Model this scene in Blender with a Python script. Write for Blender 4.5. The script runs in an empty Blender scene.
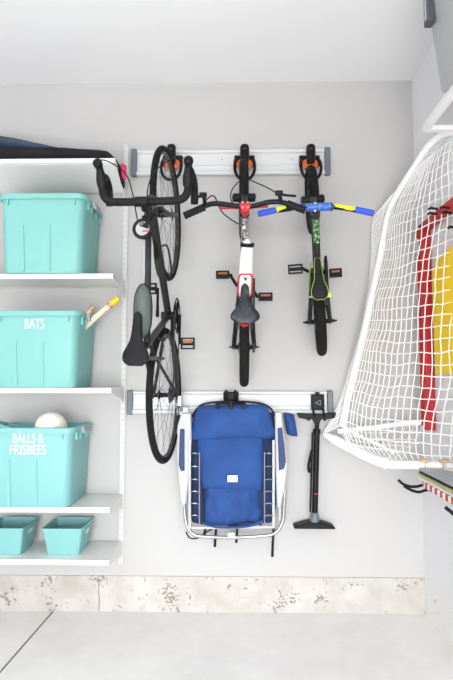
import bpy, math, random
from mathutils import Vector as V, Matrix, noise
random.seed(4)
PI = math.pi
S = bpy.context.scene
COL = S.collection

# ---------------------------------------------------------------- camera
F = 540.0
D = 3.10
PITCH = math.radians(4.2); YAW = math.radians(1.1)
ZC = 1.292; H = 3.06
cam_d = bpy.data.cameras.new('camera'); cam = bpy.data.objects.new('camera', cam_d); COL.objects.link(cam)
cam_d.sensor_fit = 'VERTICAL'; cam_d.sensor_height = 36; cam_d.lens = 36 * F / 680
cam.location = (0, -D, ZC)
ROT = Matrix.Rotation(YAW, 3, 'Z') @ Matrix.Rotation(PI / 2 + PITCH, 3, 'X')
cam.rotation_euler = ROT.to_euler()
S.camera = cam

def at(px, py, d):
    """point on the plane that lies d in front of the back wall"""
    r = ROT @ V(((px - 226.5) / F, -(py - 340) / F, -1))
    t = (D - d) / r.y
    return V((r.x * t, -d, ZC + r.z * t))

# ---------------------------------------------------------------- materials
def mat(name, c, rough=.5, metal=0, var=.04, scale=30, bump=0, bscale=None, trans=0, coat=0):
    m = bpy.data.materials.new(name); m.use_nodes = True
    nt = m.node_tree; b = nt.nodes['Principled BSDF']
    b.inputs['Roughness'].default_value = rough; b.inputs['Metallic'].default_value = metal
    if coat: b.inputs['Coat Weight'].default_value = coat
    tc = nt.nodes.new('ShaderNodeTexCoord')
    n = nt.nodes.new('ShaderNodeTexNoise'); n.inputs['Scale'].default_value = scale; n.inputs['Detail'].default_value = 4
    nt.links.new(tc.outputs['Object'], n.inputs['Vector'])
    r = nt.nodes.new('ShaderNodeValToRGB')
    r.color_ramp.elements[0].position = .3; r.color_ramp.elements[1].position = .7
    r.color_ramp.elements[0].color = tuple(max(0, x * (1 - var)) for x in c) + (1,)
    r.color_ramp.elements[1].color = tuple(min(1, x * (1 + var)) for x in c) + (1,)
    nt.links.new(n.outputs['Fac'], r.inputs['Fac']); nt.links.new(r.outputs['Color'], b.inputs['Base Color'])
    if bump:
        n2 = nt.nodes.new('ShaderNodeTexNoise'); n2.inputs['Scale'].default_value = bscale or scale * 4; n2.inputs['Detail'].default_value = 5
        nt.links.new(tc.outputs['Object'], n2.inputs['Vector'])
        bp = nt.nodes.new('ShaderNodeBump'); bp.inputs['Strength'].default_value = bump; bp.inputs['Distance'].default_value = .01
        nt.links.new(n2.outputs['Fac'], bp.inputs['Height']); nt.links.new(bp.outputs['Normal'], b.inputs['Normal'])
    if trans:
        b.inputs['Subsurface Weight'].default_value = trans
        b.inputs['Subsurface Scale'].default_value = .02
    return m

def concrete(name, base, dark, pits=True, scale=2.0):
    m = bpy.data.materials.new(name); m.use_nodes = True
    nt = m.node_tree; b = nt.nodes['Principled BSDF']; b.inputs['Roughness'].default_value = .75
    L = nt.links.new
    tc = nt.nodes.new('ShaderNodeTexCoord')
    n = nt.nodes.new('ShaderNodeTexNoise'); n.inputs['Scale'].default_value = scale; n.inputs['Detail'].default_value = 9; n.inputs['Roughness'].default_value = .65
    L(tc.outputs['Object'], n.inputs['Vector'])
    r = nt.nodes.new('ShaderNodeValToRGB'); r.color_ramp.elements[0].position = .35; r.color_ramp.elements[1].position = .62
    r.color_ramp.elements[0].color = dark + (1,); r.color_ramp.elements[1].color = base + (1,)
    L(n.outputs['Fac'], r.inputs['Fac'])
    out = r.outputs['Color']
    if pits:
        n2 = nt.nodes.new('ShaderNodeTexNoise'); n2.inputs['Scale'].default_value = 55; n2.inputs['Detail'].default_value = 3
        mp = nt.nodes.new('ShaderNodeMapping'); mp.inputs['Scale'].default_value = (1, 1, 1.2)
        L(tc.outputs['Object'], mp.inputs['Vector']); L(mp.outputs['Vector'], n2.inputs['Vector'])
        n3 = nt.nodes.new('ShaderNodeTexNoise'); n3.inputs['Scale'].default_value = 7
        L(tc.outputs['Object'], n3.inputs['Vector'])
        ad = nt.nodes.new('ShaderNodeMath'); ad.operation = 'MULTIPLY'
        L(n2.outputs['Fac'], ad.inputs[0]); L(n3.outputs['Fac'], ad.inputs[1])
        r2 = nt.nodes.new('ShaderNodeValToRGB'); r2.color_ramp.elements[0].position = .348; r2.color_ramp.elements[1].position = .372
        L(ad.outputs[0], r2.inputs['Fac'])
        mx = nt.nodes.new('ShaderNodeMix'); mx.data_type = 'RGBA'
        L(r2.outputs['Color'], mx.inputs[0]); L(out, mx.inputs[6]); mx.inputs[7].default_value = (.30, .27, .23, 1)
        out = mx.outputs[2]
        bp = nt.nodes.new('ShaderNodeBump'); bp.inputs['Strength'].default_value = .5; bp.inputs['Distance'].default_value = .01; bp.invert = True
        L(r2.outputs['Color'], bp.inputs['Height']); L(bp.outputs['Normal'], b.inputs['Normal'])
    L(out, b.inputs['Base Color'])
    return m

def camo(name, cols, scale):
    """patches of several paints, for printed frames and pads, and painted saddle highlights"""
    m = bpy.data.materials.new(name); m.use_nodes = True
    nt = m.node_tree; b = nt.nodes['Principled BSDF']; b.inputs['Roughness'].default_value = .35
    tc = nt.nodes.new('ShaderNodeTexCoord'); vo = nt.nodes.new('ShaderNodeTexNoise')
    vo.inputs['Scale'].default_value = scale; vo.inputs['Detail'].default_value = 2
    nt.links.new(tc.outputs['Object'], vo.inputs['Vector'])
    r = nt.nodes.new('ShaderNodeValToRGB'); r.color_ramp.interpolation = 'CONSTANT'
    e = r.color_ramp.elements
    while len(e) < len(cols): e.new(.5)
    for i, c in enumerate(cols):
        e[i].position = 0 if i == 0 else .32 + .36 * (i) / len(cols); e[i].color = c + (1,)
    nt.links.new(vo.outputs['Fac'], r.inputs['Fac']); nt.links.new(r.outputs['Color'], b.inputs['Base Color'])
    return m

M = dict(
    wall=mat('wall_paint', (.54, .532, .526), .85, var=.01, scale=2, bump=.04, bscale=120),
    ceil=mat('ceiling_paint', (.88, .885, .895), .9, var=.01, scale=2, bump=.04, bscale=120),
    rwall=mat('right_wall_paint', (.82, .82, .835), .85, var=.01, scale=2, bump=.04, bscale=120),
    kerb=concrete('kerb_concrete', (.60, .575, .54), (.47, .44, .40), True, 5.0),
    kerb2=concrete('overlit_kerb', (.87, .86, .84), (.80, .79, .77), True),  # right kerb concrete, its overexposure put into the pale colour
    floor=concrete('floor_concrete', (.88, .87, .855), (.77, .755, .74), False, 1.5),
    joint=mat('joint_filler', (.16, .14, .12), .9, var=.2),
    shelf=mat('white_melamine', (.86, .86, .85), .35, var=.01),
    steel=mat('white_steel', (.84, .84, .83), .4, var=.01),
    post=mat('wall_standard_steel', (.66, .655, .64), .5, var=.01),
    slot=mat('slot_shadow_steel', (.45, .45, .44), .6),
    teal=mat('aqua_plastic', (.20, .49, .455), .45, var=.02, scale=5),
    teal2=mat('pale_aqua_plastic', (.215, .49, .49), .45, var=.02, scale=5),
    grey=mat('grey_plastic', (.36, .38, .42), .45),
    letter=mat('white_vinyl', (.93, .95, .95), .5, var=.01),
    alu=mat('brushed_aluminium', (.66, .665, .67), .5, .15, var=.015, scale=20),
    cap=mat('slate_plastic', (.14, .165, .19), .5),
    black=mat('black_plastic', (.007, .007, .008), .5, var=.15),
    rubber=mat('tyre_rubber', (.010, .010, .0095), .85, var=.25, scale=80, bump=.5, bscale=160),
    tape=mat('black_bar_tape', (.009, .009, .010), .65, var=.15, scale=60, bump=.2),
    dark=mat('black_gloss_paint', (.006, .006, .008), .35, var=.1, coat=.1),
    gun=mat('gunmetal_paint', (.022, .024, .026), .38, .1, var=.15, coat=.1),
    rim=mat('grey_rim', (.05, .05, .05), .4, .4),
    chrome=mat('chrome', (.42, .42, .43), .28, .8),
    steelw=mat('spoke_steel', (.22, .22, .21), .35, .6),
    orange=mat('orange_rubber', (.80, .15, .03), .5, var=.08),
    amber=mat('amber_reflector', (.36, .08, .012), .3, var=.1),
    red=mat('red_paint', (.50, .008, .014), .45, var=.04),
    white=mat('white_paint', (.85, .85, .83), .35, var=.02),
    blue=mat('blue_canvas', (.020, .075, .27), .85, var=.18, scale=8, bump=.3, bscale=300),
    blue2=mat('bright_blue_foam', (.03, .08, .62), .6, var=.06),
    navy=mat('navy_mesh_fabric', (.012, .028, .09), .85, var=.2),
    yellow=mat('yellow_plastic', (.98, .66, .004), .5, var=.03),
    lime=mat('lime_yellow_foam', (.78, .88, .02), .55, var=.03),
    saddlesheen=camo('saddle_highlights', [(.005, .006, .009), (.006, .007, .01), (.008, .009, .016), (.010, .016, .035), (.06, .07, .09)], 40),  # glossy black saddle, blue-grey highlights painted in as lighter patches
    green=mat('lime_green_trim', (.26, .42, .04), .5, var=.05),
    pattern=camo('lime_print', [(.02, .03, .03), (.02, .05, .06), (.03, .12, .14), (.22, .42, .04), (.3, .55, .06)], 70),
    pattern2=camo('grey_print', [(.02, .02, .02), (.35, .35, .34), (.03, .03, .03), (.6, .6, .58)], 60),
    bpad=camo('blue_print', [(.015, .05, .40), (.05, .18, .6), (.015, .04, .3), (.10, .32, .55)], 90),
    olive=mat('grey_green_shell', (.075, .095, .087), .5, var=.08),
    bagnavy=mat('navy_nylon', (.035, .055, .10), .7, var=.25, scale=9, bump=.3, bscale=60),
    bagblack=mat('black_nylon', (.012, .012, .015), .7, var=.2, scale=9, bump=.3, bscale=60),
    pink=mat('raspberry_cloth', (.72, .03, .14), .7, var=.1),
    cream=mat('offwhite_leather', (.80, .77, .69), .6, var=.06, bump=.1),
    wood=mat('pale_ash_wood', (.78, .66, .48), .5, var=.1, scale=20),
    tan=mat('tan_wood', (.55, .38, .20), .5, var=.15, scale=20),
    grip=mat('yellow_grip', (.92, .62, .01), .5, var=.05),
    net=mat('white_netting', (.90, .89, .87), .7, var=.02),
    armpad=mat('dull_blue_pad', (.022, .045, .14), .6, var=.08),
    arm=mat('light_grey_plastic', (.50, .51, .52), .45, var=.01),
    pvc=mat('white_sleeve', (.90, .90, .90), .55, var=.01),
    tote=mat('light_grey_tote', (.40, .405, .41), .5, var=.02),
    char=mat('charcoal_lid', (.08, .08, .09), .5, var=.1),
    ski1=mat('grey_board', (.33, .36, .40), .35),
    ski2=mat('olive_board', (.50, .47, .22), .4),
    ski3=mat('pale_board', (.80, .78, .70), .4),
    beige=mat('beige_clip_plastic', (.66, .56, .48), .5),
)
def stripes():
    m = bpy.data.materials.new('red_white_stripes'); m.use_nodes = True
    nt = m.node_tree; b = nt.nodes['Principled BSDF']; b.inputs['Roughness'].default_value = .4
    tc = nt.nodes.new('ShaderNodeTexCoord'); w = nt.nodes.new('ShaderNodeTexWave')
    w.bands_direction = 'Y'; w.inputs['Scale'].default_value = 5.2
    nt.links.new(tc.outputs['Object'], w.inputs['Vector'])
    r = nt.nodes.new('ShaderNodeValToRGB'); r.color_ramp.interpolation = 'CONSTANT'
    r.color_ramp.elements[0].color = (.85, .83, .8, 1); r.color_ramp.elements[1].position = .5; r.color_ramp.elements[1].color = (.5, .03, .02, 1)
    nt.links.new(w.outputs['Fac'], r.inputs['Fac']); nt.links.new(r.outputs['Color'], b.inputs['Base Color'])
    return m
M['stripe'] = stripes()
for k_ in ('black', 'rubber', 'tape', 'dark', 'gun', 'bagblack'): M[k_].node_tree.nodes['Principled BSDF'].inputs['Specular IOR Level'].default_value = .22

# ---------------------------------------------------------------- mesh builder
class MB:
    def __init__(s): s.v = []; s.f = []
    def add(s, vs, fs):
        o = len(s.v); s.v += [tuple(p) for p in vs]; s.f += [tuple(i + o for i in f) for f in fs]; return s
    def box(s, c, size, rot=None):
        c = V(c); x, y, z = [a / 2 for a in size]
        vs = [V((i, j, k)) for i in (-x, x) for j in (-y, y) for k in (-z, z)]
        if rot is not None: vs = [rot @ p for p in vs]
        return s.add([c + p for p in vs], [(0, 1, 3, 2), (4, 6, 7, 5), (0, 4, 5, 1), (2, 3, 7, 6), (0, 2, 6, 4), (1, 5, 7, 3)])
    def box2(s, a, b):
        a = V(a); b = V(b); return s.box((a + b) / 2, [abs(q) for q in (b - a)])
    def tube(s, path, r, n=10, closed=False, flat=1.0, ref=None):
        P = [V(p) for p in path]; k = len(P)
        R = r if isinstance(r, (list, tuple)) else [r] * k
        vs = []; prev = None
        for i in range(k):
            if closed: t = P[(i + 1) % k] - P[i - 1]
            elif i == 0: t = P[1] - P[0]
            elif i == k - 1: t = P[-1] - P[-2]
            else: t = (P[i + 1] - P[i]).normalized() + (P[i] - P[i - 1]).normalized()
            t.normalize()
            if prev is None:
                a = V(ref) if ref else (V((0, 0, 1)) if abs(t.z) < .9 else V((0, 1, 0)))
                u = (a - t * a.dot(t)).normalized()
            else: u = (prev - t * prev.dot(t)).normalized()
            prev = u; w = t.cross(u)
            for j in range(n):
                an = 2 * PI * j / n
                vs.append(P[i] + (u * math.cos(an) * flat + w * math.sin(an)) * R[i])
        fs = []
        for i in range(k if closed else k - 1):
            for j in range(n):
                a = i * n + j; b = i * n + (j + 1) % n; c = ((i + 1) % k) * n + (j + 1) % n; d = ((i + 1) % k) * n + j
                fs.append((a, b, c, d))
        if not closed: fs += [tuple(range(n))[::-1], tuple((k - 1) * n + j for j in range(n))]
        return s.add(vs, fs)
    def lathe(s, prof, c, axis, n=24):
        """prof: (distance along axis, radius)"""
        c = V(c); t = V(axis).normalized(); a = V((0, 0, 1)) if abs(t.z) < .9 else V((1, 0, 0))
        u = (a - t * a.dot(t)).normalized(); w = t.cross(u); vs = []
        for d, r in prof:
            for j in range(n):
                an = 2 * PI * j / n; vs.append(c + t * d + (u * math.cos(an) + w * math.sin(an)) * max(r, 1e-4))
        fs = [(i * n + j, i * n + (j + 1) % n, (i + 1) * n + (j + 1) % n, (i + 1) * n + j) for i in range(len(prof) - 1) for j in range(n)]
        fs += [tuple(range(n))[::-1], tuple((len(prof) - 1) * n + j for j in range(n))]
        return s.add(vs, fs)
    def ring(s, c, axis, R, r, n=48, m=10, fl=1.0):
        c = V(c); t = V(axis).normalized(); a = V((0, 0, 1)) if abs(t.z) < .9 else V((1, 0, 0))
        u = (a - t * a.dot(t)).normalized(); w = t.cross(u); vs = []
        for i in range(n):
            an = 2 * PI * i / n; e = u * math.cos(an) + w * math.sin(an)
            for j in range(m):
                b = 2 * PI * j / m; vs.append(c + e * (R + r * math.cos(b)) + t * (r * fl * math.sin(b)))
        return s.add(vs, [(i * m + j, ((i + 1) % n) * m + j, ((i + 1) % n) * m + (j + 1) % m, i * m + (j + 1) % m) for i in range(n) for j in range(m)])
    def prism(s, poly, d):
        """poly: list of 3-D points, extruded by vector d"""
        P = [V(p) for p in poly]; d = V(d); n = len(P)
        return s.add(P + [p + d for p in P], [tuple(range(n))[::-1], tuple(range(n, 2 * n))] + [(i, (i + 1) % n, n + (i + 1) % n, n + i) for i in range(n)])
    def loft(s, rings, cap=True, close_end=True):
        n = len(rings[0]); vs = [p for r in rings for p in r]
        fs = [(i * n + j, i * n + (j + 1) % n, (i + 1) * n + (j + 1) % n, (i + 1) * n + j) for i in range(len(rings) - 1) for j in range(n)]
        if cap: fs.append(tuple(range(n))[::-1])
        if close_end: fs.append(tuple((len(rings) - 1) * n + j for j in range(n)))
        return s.add(vs, fs)
    def build(s, name, m, parent=None, bevel=0, smooth=True, off=None):
        me = bpy.data.meshes.new(name)
        vs = s.v if off is None else [tuple(V(p) - V(off)) for p in s.v]
        me.from_pydata(vs, [], s.f); me.validate(); me.update()
        import bmesh
        bm = bmesh.new(); bm.from_mesh(me); bmesh.ops.recalc_face_normals(bm, faces=bm.faces); bm.to_mesh(me); bm.free()
        o = bpy.data.objects.new(name, me); COL.objects.link(o)
        me.materials.append(m if not isinstance(m, str) else M[m])
        if smooth:
            for p in me.polygons: p.use_smooth = True
            me.set_sharp_from_angle(angle=math.radians(38))
        if bevel:
            b = o.modifiers.new('bevel', 'BEVEL'); b.width = bevel; b.segments = 2; b.limit_method = 'ANGLE'; b.angle_limit = math.radians(40)
        if parent is not None: o.parent = parent
        return o

def tag(o, label=None, cat=None, group=None, kind=None):
    if label: o['label'] = label
    if cat: o['category'] = cat
    if group: o['group'] = group
    if kind: o['kind'] = kind
    return o
def thing(name, loc, label, cat, group=None, rz=0):
    o = bpy.data.objects.new(name, None); COL.objects.link(o); o.empty_display_size = .05
    o.location = loc; o.rotation_euler = (0, 0, rz)
    return tag(o, label, cat, group)
def smooth_path(pts, k=6, closed=False):
    P = [V(p) for p in pts]; n = len(P); out = []
    for i in range(n if closed else n - 1):
        g = lambda j: P[j % n] if closed else P[min(max(j, 0), n - 1)]
        a, b, c, d = g(i - 1), g(i), g(i + 1), g(i + 2)
        for q in range(k):
            t = q / k
            out.append(.5 * ((2 * b) + (c - a) * t + (2 * a - 5 * b + 4 * c - d) * t * t + (3 * b - a - 3 * c + d) * t ** 3))
    if not closed: out.append(P[-1])
    return out
def puff(mb, quad, th, wr=.004, n=28, sq=4.0, seed=0, nrm=None, freq=9, back=.15):
    """a cushion over a quad (tl,tr,br,bl), bulging along the normal"""
    tl, tr, br, bl = [V(p) for p in quad]
    nn = V(nrm).normalized() if nrm else V((0, -1, 0))
    g = [[None] * (n + 1) for _ in range(n + 1)]; bk = [[None] * (n + 1) for _ in range(n + 1)]
    for i in range(n + 1):
        for j in range(n + 1):
            a = 2 * i / n - 1; b = 2 * j / n - 1
            a = math.sin(a * PI / 2) * .5 + a * .5; b = math.sin(b * PI / 2) * .5 + b * .5
            u = a * (1 - .07 * b ** 4 * abs(a)); v = b * (1 - .07 * a ** 4 * abs(b))
            p = (tl * (1 - u) * (1 - v) + tr * (1 + u) * (1 - v) + br * (1 + u) * (1 + v) + bl * (1 - u) * (1 + v)) / 4
            h = max(0, (1 - abs(a) ** sq) * (1 - abs(b) ** sq)) ** .5
            w = noise.noise(V((p.x * freq + seed, p.z * freq, p.y * freq + seed))) + .5 * noise.noise(V((p.x * freq * 2.7 + seed, p.z * freq * 2.1, seed)))
            g[i][j] = p + nn * (th * h + wr * w * min(1, 4 * h)); bk[i][j] = p - nn * th * back * h
    vs = [g[i][j] for i in range(n + 1) for j in range(n + 1)] + [bk[i][j] for i in range(n + 1) for j in range(n + 1)]
    o = (n + 1) ** 2; fs = []
    I = lambda i, j: i * (n + 1) + j
    for i in range(n):
        for j in range(n):
            fs.append((I(i, j), I(i + 1, j), I(i + 1, j + 1), I(i, j + 1)))
            fs.append((o + I(i, j), o + I(i, j + 1), o + I(i + 1, j + 1), o + I(i + 1, j)))
    for i in range(n):
        fs += [(I(i, 0), o + I(i, 0), o + I(i + 1, 0), I(i + 1, 0)), (I(i, n), I(i + 1, n), o + I(i + 1, n), o + I(i, n)),
               (I(0, i), I(0, i + 1), o + I(0, i + 1), o + I(0, i)), (I(n, i), o + I(n, i), o + I(n, i + 1), I(n, i + 1))]
    return mb.add(vs, fs)

# ---------------------------------------------------------------- room
XR = at(419, 380, 0).x + .002      # right wall plane
XL = -2.9; YF = -6.2
def struct(name, mb, m, bevel=0, parent=None, smooth=False):
    o = mb.build(name, m, parent, bevel, smooth)
    if parent is None: tag(o, kind='structure')
    return o
KH = at(250, 576.5, 0).z          # top of the concrete kerb
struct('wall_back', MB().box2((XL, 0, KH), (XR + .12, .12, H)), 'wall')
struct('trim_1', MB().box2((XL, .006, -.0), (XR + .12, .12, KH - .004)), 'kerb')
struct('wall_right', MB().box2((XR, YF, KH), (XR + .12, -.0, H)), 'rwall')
struct('trim_2', MB().box2((XR + .004, YF, 0), (XR + .12, .005, KH)), 'kerb2')
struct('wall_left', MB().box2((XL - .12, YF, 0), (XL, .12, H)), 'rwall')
w = MB(); w.box2((XL, YF - .12, 2.35), (XR + .12, YF, H)); w.box2((XL, YF - .12, 0), (XL + .35, YF, 2.35)); w.box2((XR - .25, YF - .12, 0), (XR + .12, YF, 2.35))
struct('wall_front', w, 'rwall')
struct('ceiling', MB().box2((XL - .12, YF - .12, H), (XR + .12, .12, H + .1)), 'ceil')
ja = at(48, 617, 0); jf = lambda px, py: (lambda r: V((0, -D, ZC)) + r * (-ZC / r.z))(ROT @ V(((px - 226.5) / F, -(py - 340) / F, -1)))
a = jf(48, 617); b = jf(0, 672); dr = (b - a).normalized()
q = a - dr * .03; e = a + dr * 3.6; sd = V((dr.y, -dr.x, 0)) * .006
def slab(pts): return MB().prism([V((p[0], p[1], -.1)) for p in pts], (0, 0, .1))
t0 = (0 - q.y) / dr.y; q = q + dr * t0; e = q + dr * ((YF - .12 - q.y) / dr.y)
fl = MB(); fl.prism([(XL - .12, .12, -.1), (q.x - .006, .12, -.1), (q.x - .006, 0, -.1), (e.x - .006, e.y, -.1), (XL - .12, e.y, -.1)], (0, 0, .1))
fl.prism([(q.x + .006, .12, -.1), (XR + .12, .12, -.1), (XR + .12, e.y, -.1), (e.x + .006, e.y, -.1), (q.x + .006, 0, -.1)], (0, 0, .1))
flo = struct('floor', fl, 'floor')
jn = MB().prism([(q.x - .006, .005, -.09), (q.x + .006, .005, -.09), (e.x + .006, e.y, -.09), (e.x - .006, e.y, -.09)], (0, 0, .085)).build('expansion_joint', 'joint', flo, smooth=False)
# crack in the kerb
ck = at(99, 575, 0); cb = at(100, 612, 0)
pts = [V((ck.x + random.uniform(-.003, .003), .0055, ck.z + (cb.z - ck.z) * i / 9 - (.004 if i == 0 else 0))) for i in range(10)]
MB().tube(pts, [.0012 + .0012 * random.random() for _ in pts], 5).build('crack', 'joint', bpy.data.objects['trim_1'])
# driveway beyond the open garage door
struct('floor_outside', MB().box2((XL - 3, YF - 5, -.14), (XR + 3, YF - .12, -.02)), 'floor')

# ---------------------------------------------------------------- shelving
SR = at(110, 158, .345).x          # right end of shelves at the front
sx = at(126, 380, .0).x - .012
def standard(x, ztop, zbot, label):
    t = thing('shelf_standard', (x, 0, zbot), label, 'shelf rail')
    m = MB(); h = ztop - zbot
    m.box2((-.016, -.004, 0), (.016, -.001, h)); m.box2((-.013, -.017, 0), (-.0105, -.003, h)); m.box2((.0105, -.017, 0), (.013, -.003, h)); m.box2((-.013, -.019, 0), (.013, -.017, h))
    m.build('channel', 'post', t, smooth=False)
    m = MB(); z = .03
    while z < h - .02:
        for dx in (-.0055, .0055): m.box((dx, -.0192, z), (.003, .001, .013))
        z += .032
    m.build('slots', 'slot', t, smooth=False)
    for z in (.012, h * .33, h * .66, h - .012):
        MB().lathe([(0, .0045), (.002, .004), (.003, .001)], (0, -.019, z), (0, -1, 0), 10).build('screw', 'chrome', t)
    return t
zt = at(129, 146, .0).z; zb = at(122, 563, .0).z
standard(sx, zt, zb, 'white slotted wall standard at the right ends of the shelves')
shelf_tops = {}
SHN = [('topmost white shelf, carrying the dark bag', 157.5), ('second white shelf from the top, carrying the unlabelled aqua tote', 273.5),
       ('middle white shelf, carrying the aqua tote marked BATS', 388), ('white shelf under the tote with the off-white ball', 507.5), ('lowest white shelf, carrying the two small aqua tubs', 560)]
SW = 1.55; TILT = math.radians(12)
SD = .335
for i, (lab, py) in enumerate(SHN):
    z = at(105, py, SD).z; shelf_tops[i] = z
    xr = sx + .006
    t = thing('wall_shelf', (xr, 0, z), lab, 'shelf', 'white wall shelves')
    if i == 0: t.rotation_euler.x = -TILT; t.location.z = z - SD * math.sin(TILT)
    m = MB(); m.box2((-SW, -SD + .003, -.018), (-.004, -.022, 0)); m.box2((-SW, -SD, -.026), (0, -SD + .012, 0)); m.box2((-SW, -SD + .02, -.024), (-.01, -SD + .045, -.017))
    m.build('board', 'shelf', t, .002, smooth=False)
    for bx in (-.006, -.92):
        pr = [(bx - .0, -.021, -.002), (bx, -SD + .004, -.002), (bx, -SD + .004, -.028), (bx, -SD * .5, -.046), (bx, -.05, -.075), (bx, -.021, -.085)]
        MB().prism(pr, (.006, 0, 0)).build('bracket', 'steel', t, .001, smooth=False)
for bx in (-.70, -1.3): pass
standard(sx - .914, zt, zb, 'white slotted wall standard hidden behind the aqua totes')

# ---------------------------------------------------------------- totes
def rrect(w, d, r, z, n=6, cy=0):
    out = []
    for cx, cy2, a0 in ((w / 2 - r, d / 2 - r, 0), (-w / 2 + r, d / 2 - r, 90), (-w / 2 + r, -d / 2 + r, 180), (w / 2 - r, -d / 2 + r, 270)):
        for k in range(n + 1):
            a = math.radians(a0 + 90 * k / n); out.append(V((cx + r * math.cos(a), cy + cy2 + r * math.sin(a), z)))
    return out
def tote(px, shelf, label, text=None, mt='teal', h=.40):
    z = shelf_tops[shelf] + .001
    x = at(px, 350, .40).x; yc = -.185
    t = thing('storage_tote', (x, yc, z), label, 'storage bin', 'large aqua storage totes')
    wt, dt, wb, db = .465, .385, .415, .335
    m = MB(); th = .004; R = []
    for f in [0, .03, .5, .93]:
        R.append(rrect(wb + (wt - .02 - wb) * f - (.012 if f == 0 else 0), db + (dt - .02 - db) * f - (.012 if f == 0 else 0), .045, h * f))
    R.append(rrect(wt, dt, .05, h * .93)); R.append(rrect(wt + .004, dt + .004, .052, h * .965)); R.append(rrect(wt + .004, dt + .004, .052, h * .99)); R.append(rrect(wt - .004, dt - .004, .05, h))
    R.append(rrect(wt - .028, dt - .028, .045, h)); R.append(rrect(wt - .028, dt - .028, .045, h * .93))
    R.append(rrect(wb - .008, db - .008, .04, .008))
    m.loft(R); body = m.build('body', mt, t)
    # long tapering ribs on the front face and tabs under the rim
    def yf(f): return -(db + (dt - .02 - db) * f) / 2
    for rx, w_ in ((-.095, .020), (.045, .010)):
        m = MB(); m.prism([(rx - w_ / 2, yf(.03) + .004, h * .03), (rx + w_ / 2, yf(.03) + .004, h * .03), (rx + .001, yf(.60) + .004, h * .60), (rx - .001, yf(.60) + .004, h * .60)], (0, -.009, 0))
        m.build('rib', mt, t, smooth=False)
    for rx in (-.175, .175):
        MB().box((rx, yf(.9) - .006, h * .90), (.006, .012, .034)).build('rim_tab', mt, t)
    for s_ in (1,):
        for ry in (-.12, -.05, .05, .12):
            MB().box((s_ * (wb + (wt - .02 - wb) * .9) / 2 + .004, ry, h * .89), (.014, .006, .045)).build('rim_tab', mt, t)
    for s_ in (-1, 1):
        m = MB(); m.prism([(s_ * (wt / 2 - .006), -.06, h * 1.003), (s_ * (wt / 2 + .014), -.06, h * .985), (s_ * (wt / 2 + .020), -.055, h * .90), (s_ * (wt / 2 + .004), -.055, h * .90)], (0, .12, 0))
        m.build('handle', 'grey', t, .003)
    if text:
        for k, (tx, w_, zz, hh, cx) in enumerate(text):
            cu = bpy.data.curves.new('lettering', 'FONT'); cu.body = tx; cu.size = 1; cu.extrude = .001
            tmp = bpy.data.objects.new('tmp', cu); COL.objects.link(tmp); bpy.context.view_layer.update()
            me = bpy.data.meshes.new_from_object(tmp.evaluated_get(bpy.context.evaluated_depsgraph_get()))
            bpy.data.objects.remove(tmp)
            xs = [v.co.x for v in me.vertices]; ys = [v.co.y for v in me.vertices]
            x0, x1, y0, y1 = min(xs), max(xs), min(ys), max(ys)
            sl = (dt - .02 - db) / 2 / h
            for v in me.vertices:
                X = (v.co.x - x0) / (x1 - x0) - .5; Y = (v.co.y - y0) / (y1 - y0); zc = zz + Y * hh
                v.co = (cx + X * w_, -(db / 2 + sl * zc) - .0015 - (.001 if v.co.z > 0 else -.002), zc)
            me.materials.append(M['letter']); me.name = 'lettering'
            o = bpy.data.objects.new('lettering', me); COL.objects.link(o); o.parent = t
    return t
tote(35.5, 1, 'large plain aqua tote with no lettering, second shelf from the top', h=.415)
tb = tote(31.5, 2, 'large aqua tote lettered BATS on the middle shelf', [('BATS', .10, .302, .05, .0)], h=.395)
tc_ = tote(28, 3, 'large pale aqua tote lettered BALLS & FRISBEES', [('BALLS &', .155, .324, .048, .0), ('FRISBEES', .185, .266, .048, .0)], 'teal2', h=.40)
# ball
pb = at(51, 428, .27)
MB().lathe([(-.083 * math.cos(PI * i / 20), .083 * math.sin(PI * i / 20)) for i in range(21)], (0, 0, 0), (0, .3, 1), 36).build('ball', 'cream')
ball = bpy.data.objects['ball']; ball.location = pb; tag(ball, 'off-white ball sticking out of the BALLS & FRISBEES tote', 'ball')
MB().lathe([(0, .10), (.004, .13), (.012, .137), (.022, .135), (.024, .128), (.012, .125), (.008, .09)], (0, 0, 0), (.25, .1, 1), 40).build('flying_disc', 'teal')
fd = bpy.data.objects['flying_disc']; p_ = at(12, 426, .2); fd.location = p_ - V((0, 0, .02)); tag(fd, 'aqua flying disc barely showing inside the BALLS & FRISBEES tote', 'flying disc')
# bats
def bat(p0, p1, r0, r1, name, label, m0, mk, rk, ring=None, gm=None):
    p0 = V(p0); p1 = V(p1); t = thing(name, p0, label, 'bat', 'bats in the aqua tote'); d = p1 - p0; L = d.length
    MB().lathe([(-.42, r0 * .9), (-.41, r0 * 1.5), (-.2, r0 * 1.4), (0, r0), (L * .62, r1)], (0, 0, 0), d, 16).build('barrel', m0, t)
    if ring: MB().lathe([(L * .58, r1), (L * .60, r1 * 1.35), (L * .66, r1 * 1.35), (L * .68, r1)], (0, 0, 0), d, 16).build('ring', ring, t)
    MB().lathe([(L * .62, r1 * .9), (L * .93, rk * .8), (L * .95, rk), (L * .99, rk), (L, rk * .7)], (0, 0, 0), d, 16).build('grip', gm or mk, t)
    return t
bat(at(95, 318, .20), at(118.5, 298, .20), .0165, .016, 'baseball_bat', 'pale wooden bat with brown ring and yellow grip end', 'wood', 'grip', .021, 'tan')
bat(at(86, 318, .13), at(93, 306, .13), .018, .016, 'baseball_bat', 'short stub of a tan wooden bat, left of the yellow-ended one', 'wood', 'tan', .018)
bat(at(96, 319, .168), at(112, 306, .168), .010, .008, 'wooden_stick', 'thin tan stick lying under the yellow-ended bat', 'tan', 'tan', .009)

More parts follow.
